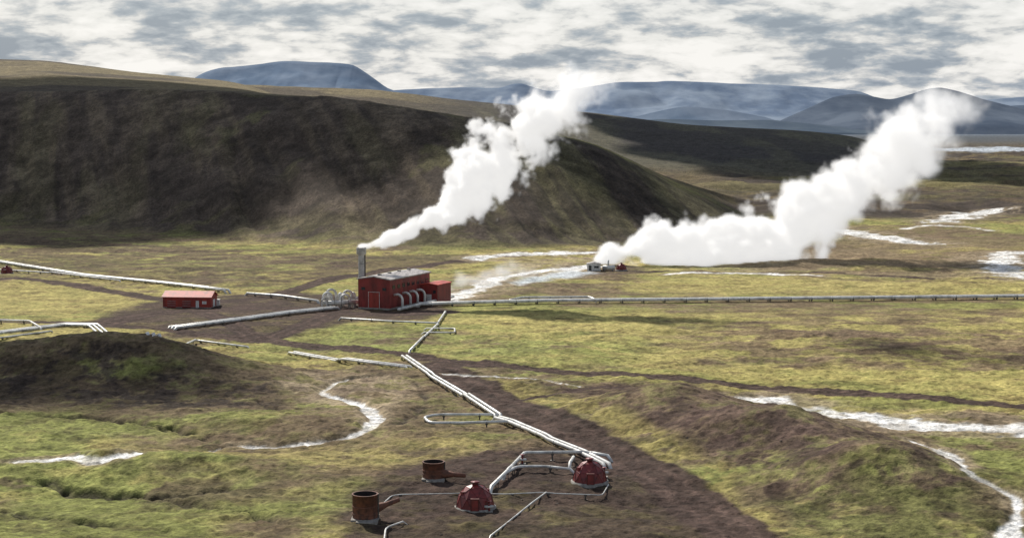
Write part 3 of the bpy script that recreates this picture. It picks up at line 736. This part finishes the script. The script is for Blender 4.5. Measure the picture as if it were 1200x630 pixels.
plume("steam_plume",[(424,289,4,1),(440,284,6,1),(470,272,9,1),(505,255,14,1),(535,234,20,.95),(560,208,24,.9),(588,178,28,.8),(618,150,29,.65),(648,124,29,.42),(672,108,26,.25),(700,95,18,.1)],446,470,1.3,.43,.36,.17,.55,.42,.3,1,1.3)
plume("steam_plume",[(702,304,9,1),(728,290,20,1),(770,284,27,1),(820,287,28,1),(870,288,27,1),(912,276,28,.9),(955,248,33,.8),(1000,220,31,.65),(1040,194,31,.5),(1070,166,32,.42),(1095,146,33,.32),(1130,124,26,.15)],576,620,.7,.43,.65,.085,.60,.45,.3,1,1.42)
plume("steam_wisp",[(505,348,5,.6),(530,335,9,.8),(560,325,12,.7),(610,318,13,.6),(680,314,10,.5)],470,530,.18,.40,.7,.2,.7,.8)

# ------------------------------------------------------------------ sky & sun
sun=bpy.data.lights.new("sun",'SUN');sun.energy=5.0;sun.angle=math.radians(.5);sun.color=(1,.945,.855)
so=bpy.data.objects.new("sun",sun);scene.collection.objects.link(so);so.rotation_euler=sd.to_track_quat('Z','Y').to_euler()
wd=bpy.data.worlds.new("World");scene.world=wd;wd.use_nodes=True;N=wd.node_tree.nodes;L=wd.node_tree.links;bg=N["Background"]
sky=N.new("ShaderNodeTexSky");sky.sky_type='NISHITA';sky.sun_disc=False;sky.sun_elevation=el;sky.sun_rotation=az
def W(op,a,b=None,c=None):
    q=N.new("ShaderNodeMath");q.operation=op
    for i,x in enumerate((a,b,c)):
        if x is None:continue
        if isinstance(x,(int,float)):q.inputs[i].default_value=x
        else:L.new(x,q.inputs[i])
    return q.outputs[0]
tc=N.new("ShaderNodeTexCoord");sp=N.new("ShaderNodeSeparateXYZ");L.new(tc.outputs["Generated"],sp.inputs[0])
zz=W('ADD',W('MAXIMUM',sp.outputs[2],0),.27)
cb=N.new("ShaderNodeCombineXYZ");L.new(W('DIVIDE',sp.outputs[0],zz),cb.inputs[0]);L.new(W('DIVIDE',sp.outputs[1],zz),cb.inputs[1])
def wn(s,d,r,off=0,dist=0):
    n=N.new("ShaderNodeTexNoise");n.inputs["Scale"].default_value=s;n.inputs["Detail"].default_value=d;n.inputs["Roughness"].default_value=r;n.inputs["Distortion"].default_value=dist
    mp=N.new("ShaderNodeMapping");mp.inputs["Location"].default_value=(off,off*.7,0);L.new(cb.outputs[0],mp.inputs[0]);L.new(mp.outputs[0],n.inputs["Vector"]);return n.outputs[0]
a=wn(5.2,8,.55,3.0,.25);b=wn(15,7,.56,9.0,.2);c0=wn(1.8,2,.5,5.0)
br=W('ADD',W('ADD',W('MULTIPLY',a,.52),W('MULTIPLY',b,.28)),W('MULTIPLY',c0,.20))
cr=N.new("ShaderNodeValToRGB");E=cr.color_ramp.elements
E[0].position=.415;E[0].color=(.29,.345,.42,1);E[1].position=.575;E[1].color=(1.05,1.03,1.0,1)
e=E.new(.455);e.color=(.43,.48,.54,1);e=E.new(.487);e.color=(.66,.67,.68,1);e=E.new(.517);e.color=(.90,.89,.865,1)
L.new(br,cr.inputs[0])
cov=W('ADD',W('MULTIPLY',W('SUBTRACT',1.0,W('MINIMUM',W('MULTIPLY',sp.outputs[2],2.6),1.0)),.80),.20)
skm=N.new("ShaderNodeVectorMath");skm.operation='SCALE';skm.inputs["Scale"].default_value=.9;L.new(sky.outputs[0],skm.inputs[0])
cs=N.new("ShaderNodeVectorMath");cs.operation='SCALE';cs.inputs["Scale"].default_value=9.2;L.new(cr.outputs[0],cs.inputs[0])
mx=N.new("ShaderNodeMix");mx.data_type='RGBA';L.new(cov,mx.inputs[0]);L.new(skm.outputs[0],mx.inputs[6]);L.new(cs.outputs[0],mx.inputs[7])
L.new(mx.outputs[2],bg.inputs["Color"]);bg.inputs["Strength"].default_value=.1

# ------------------------------------------------------------------ camera
cd=bpy.data.cameras.new("camera");cd.sensor_width=36;cd.lens=36*F/1200;cd.clip_start=1;cd.clip_end=60000
co=bpy.data.objects.new("camera",cd);scene.collection.objects.link(co);co.location=(0,0,H);co.rotation_euler=(math.pi/2-TH,0,0)
scene.camera=co
scene.view_settings.view_transform='Standard'
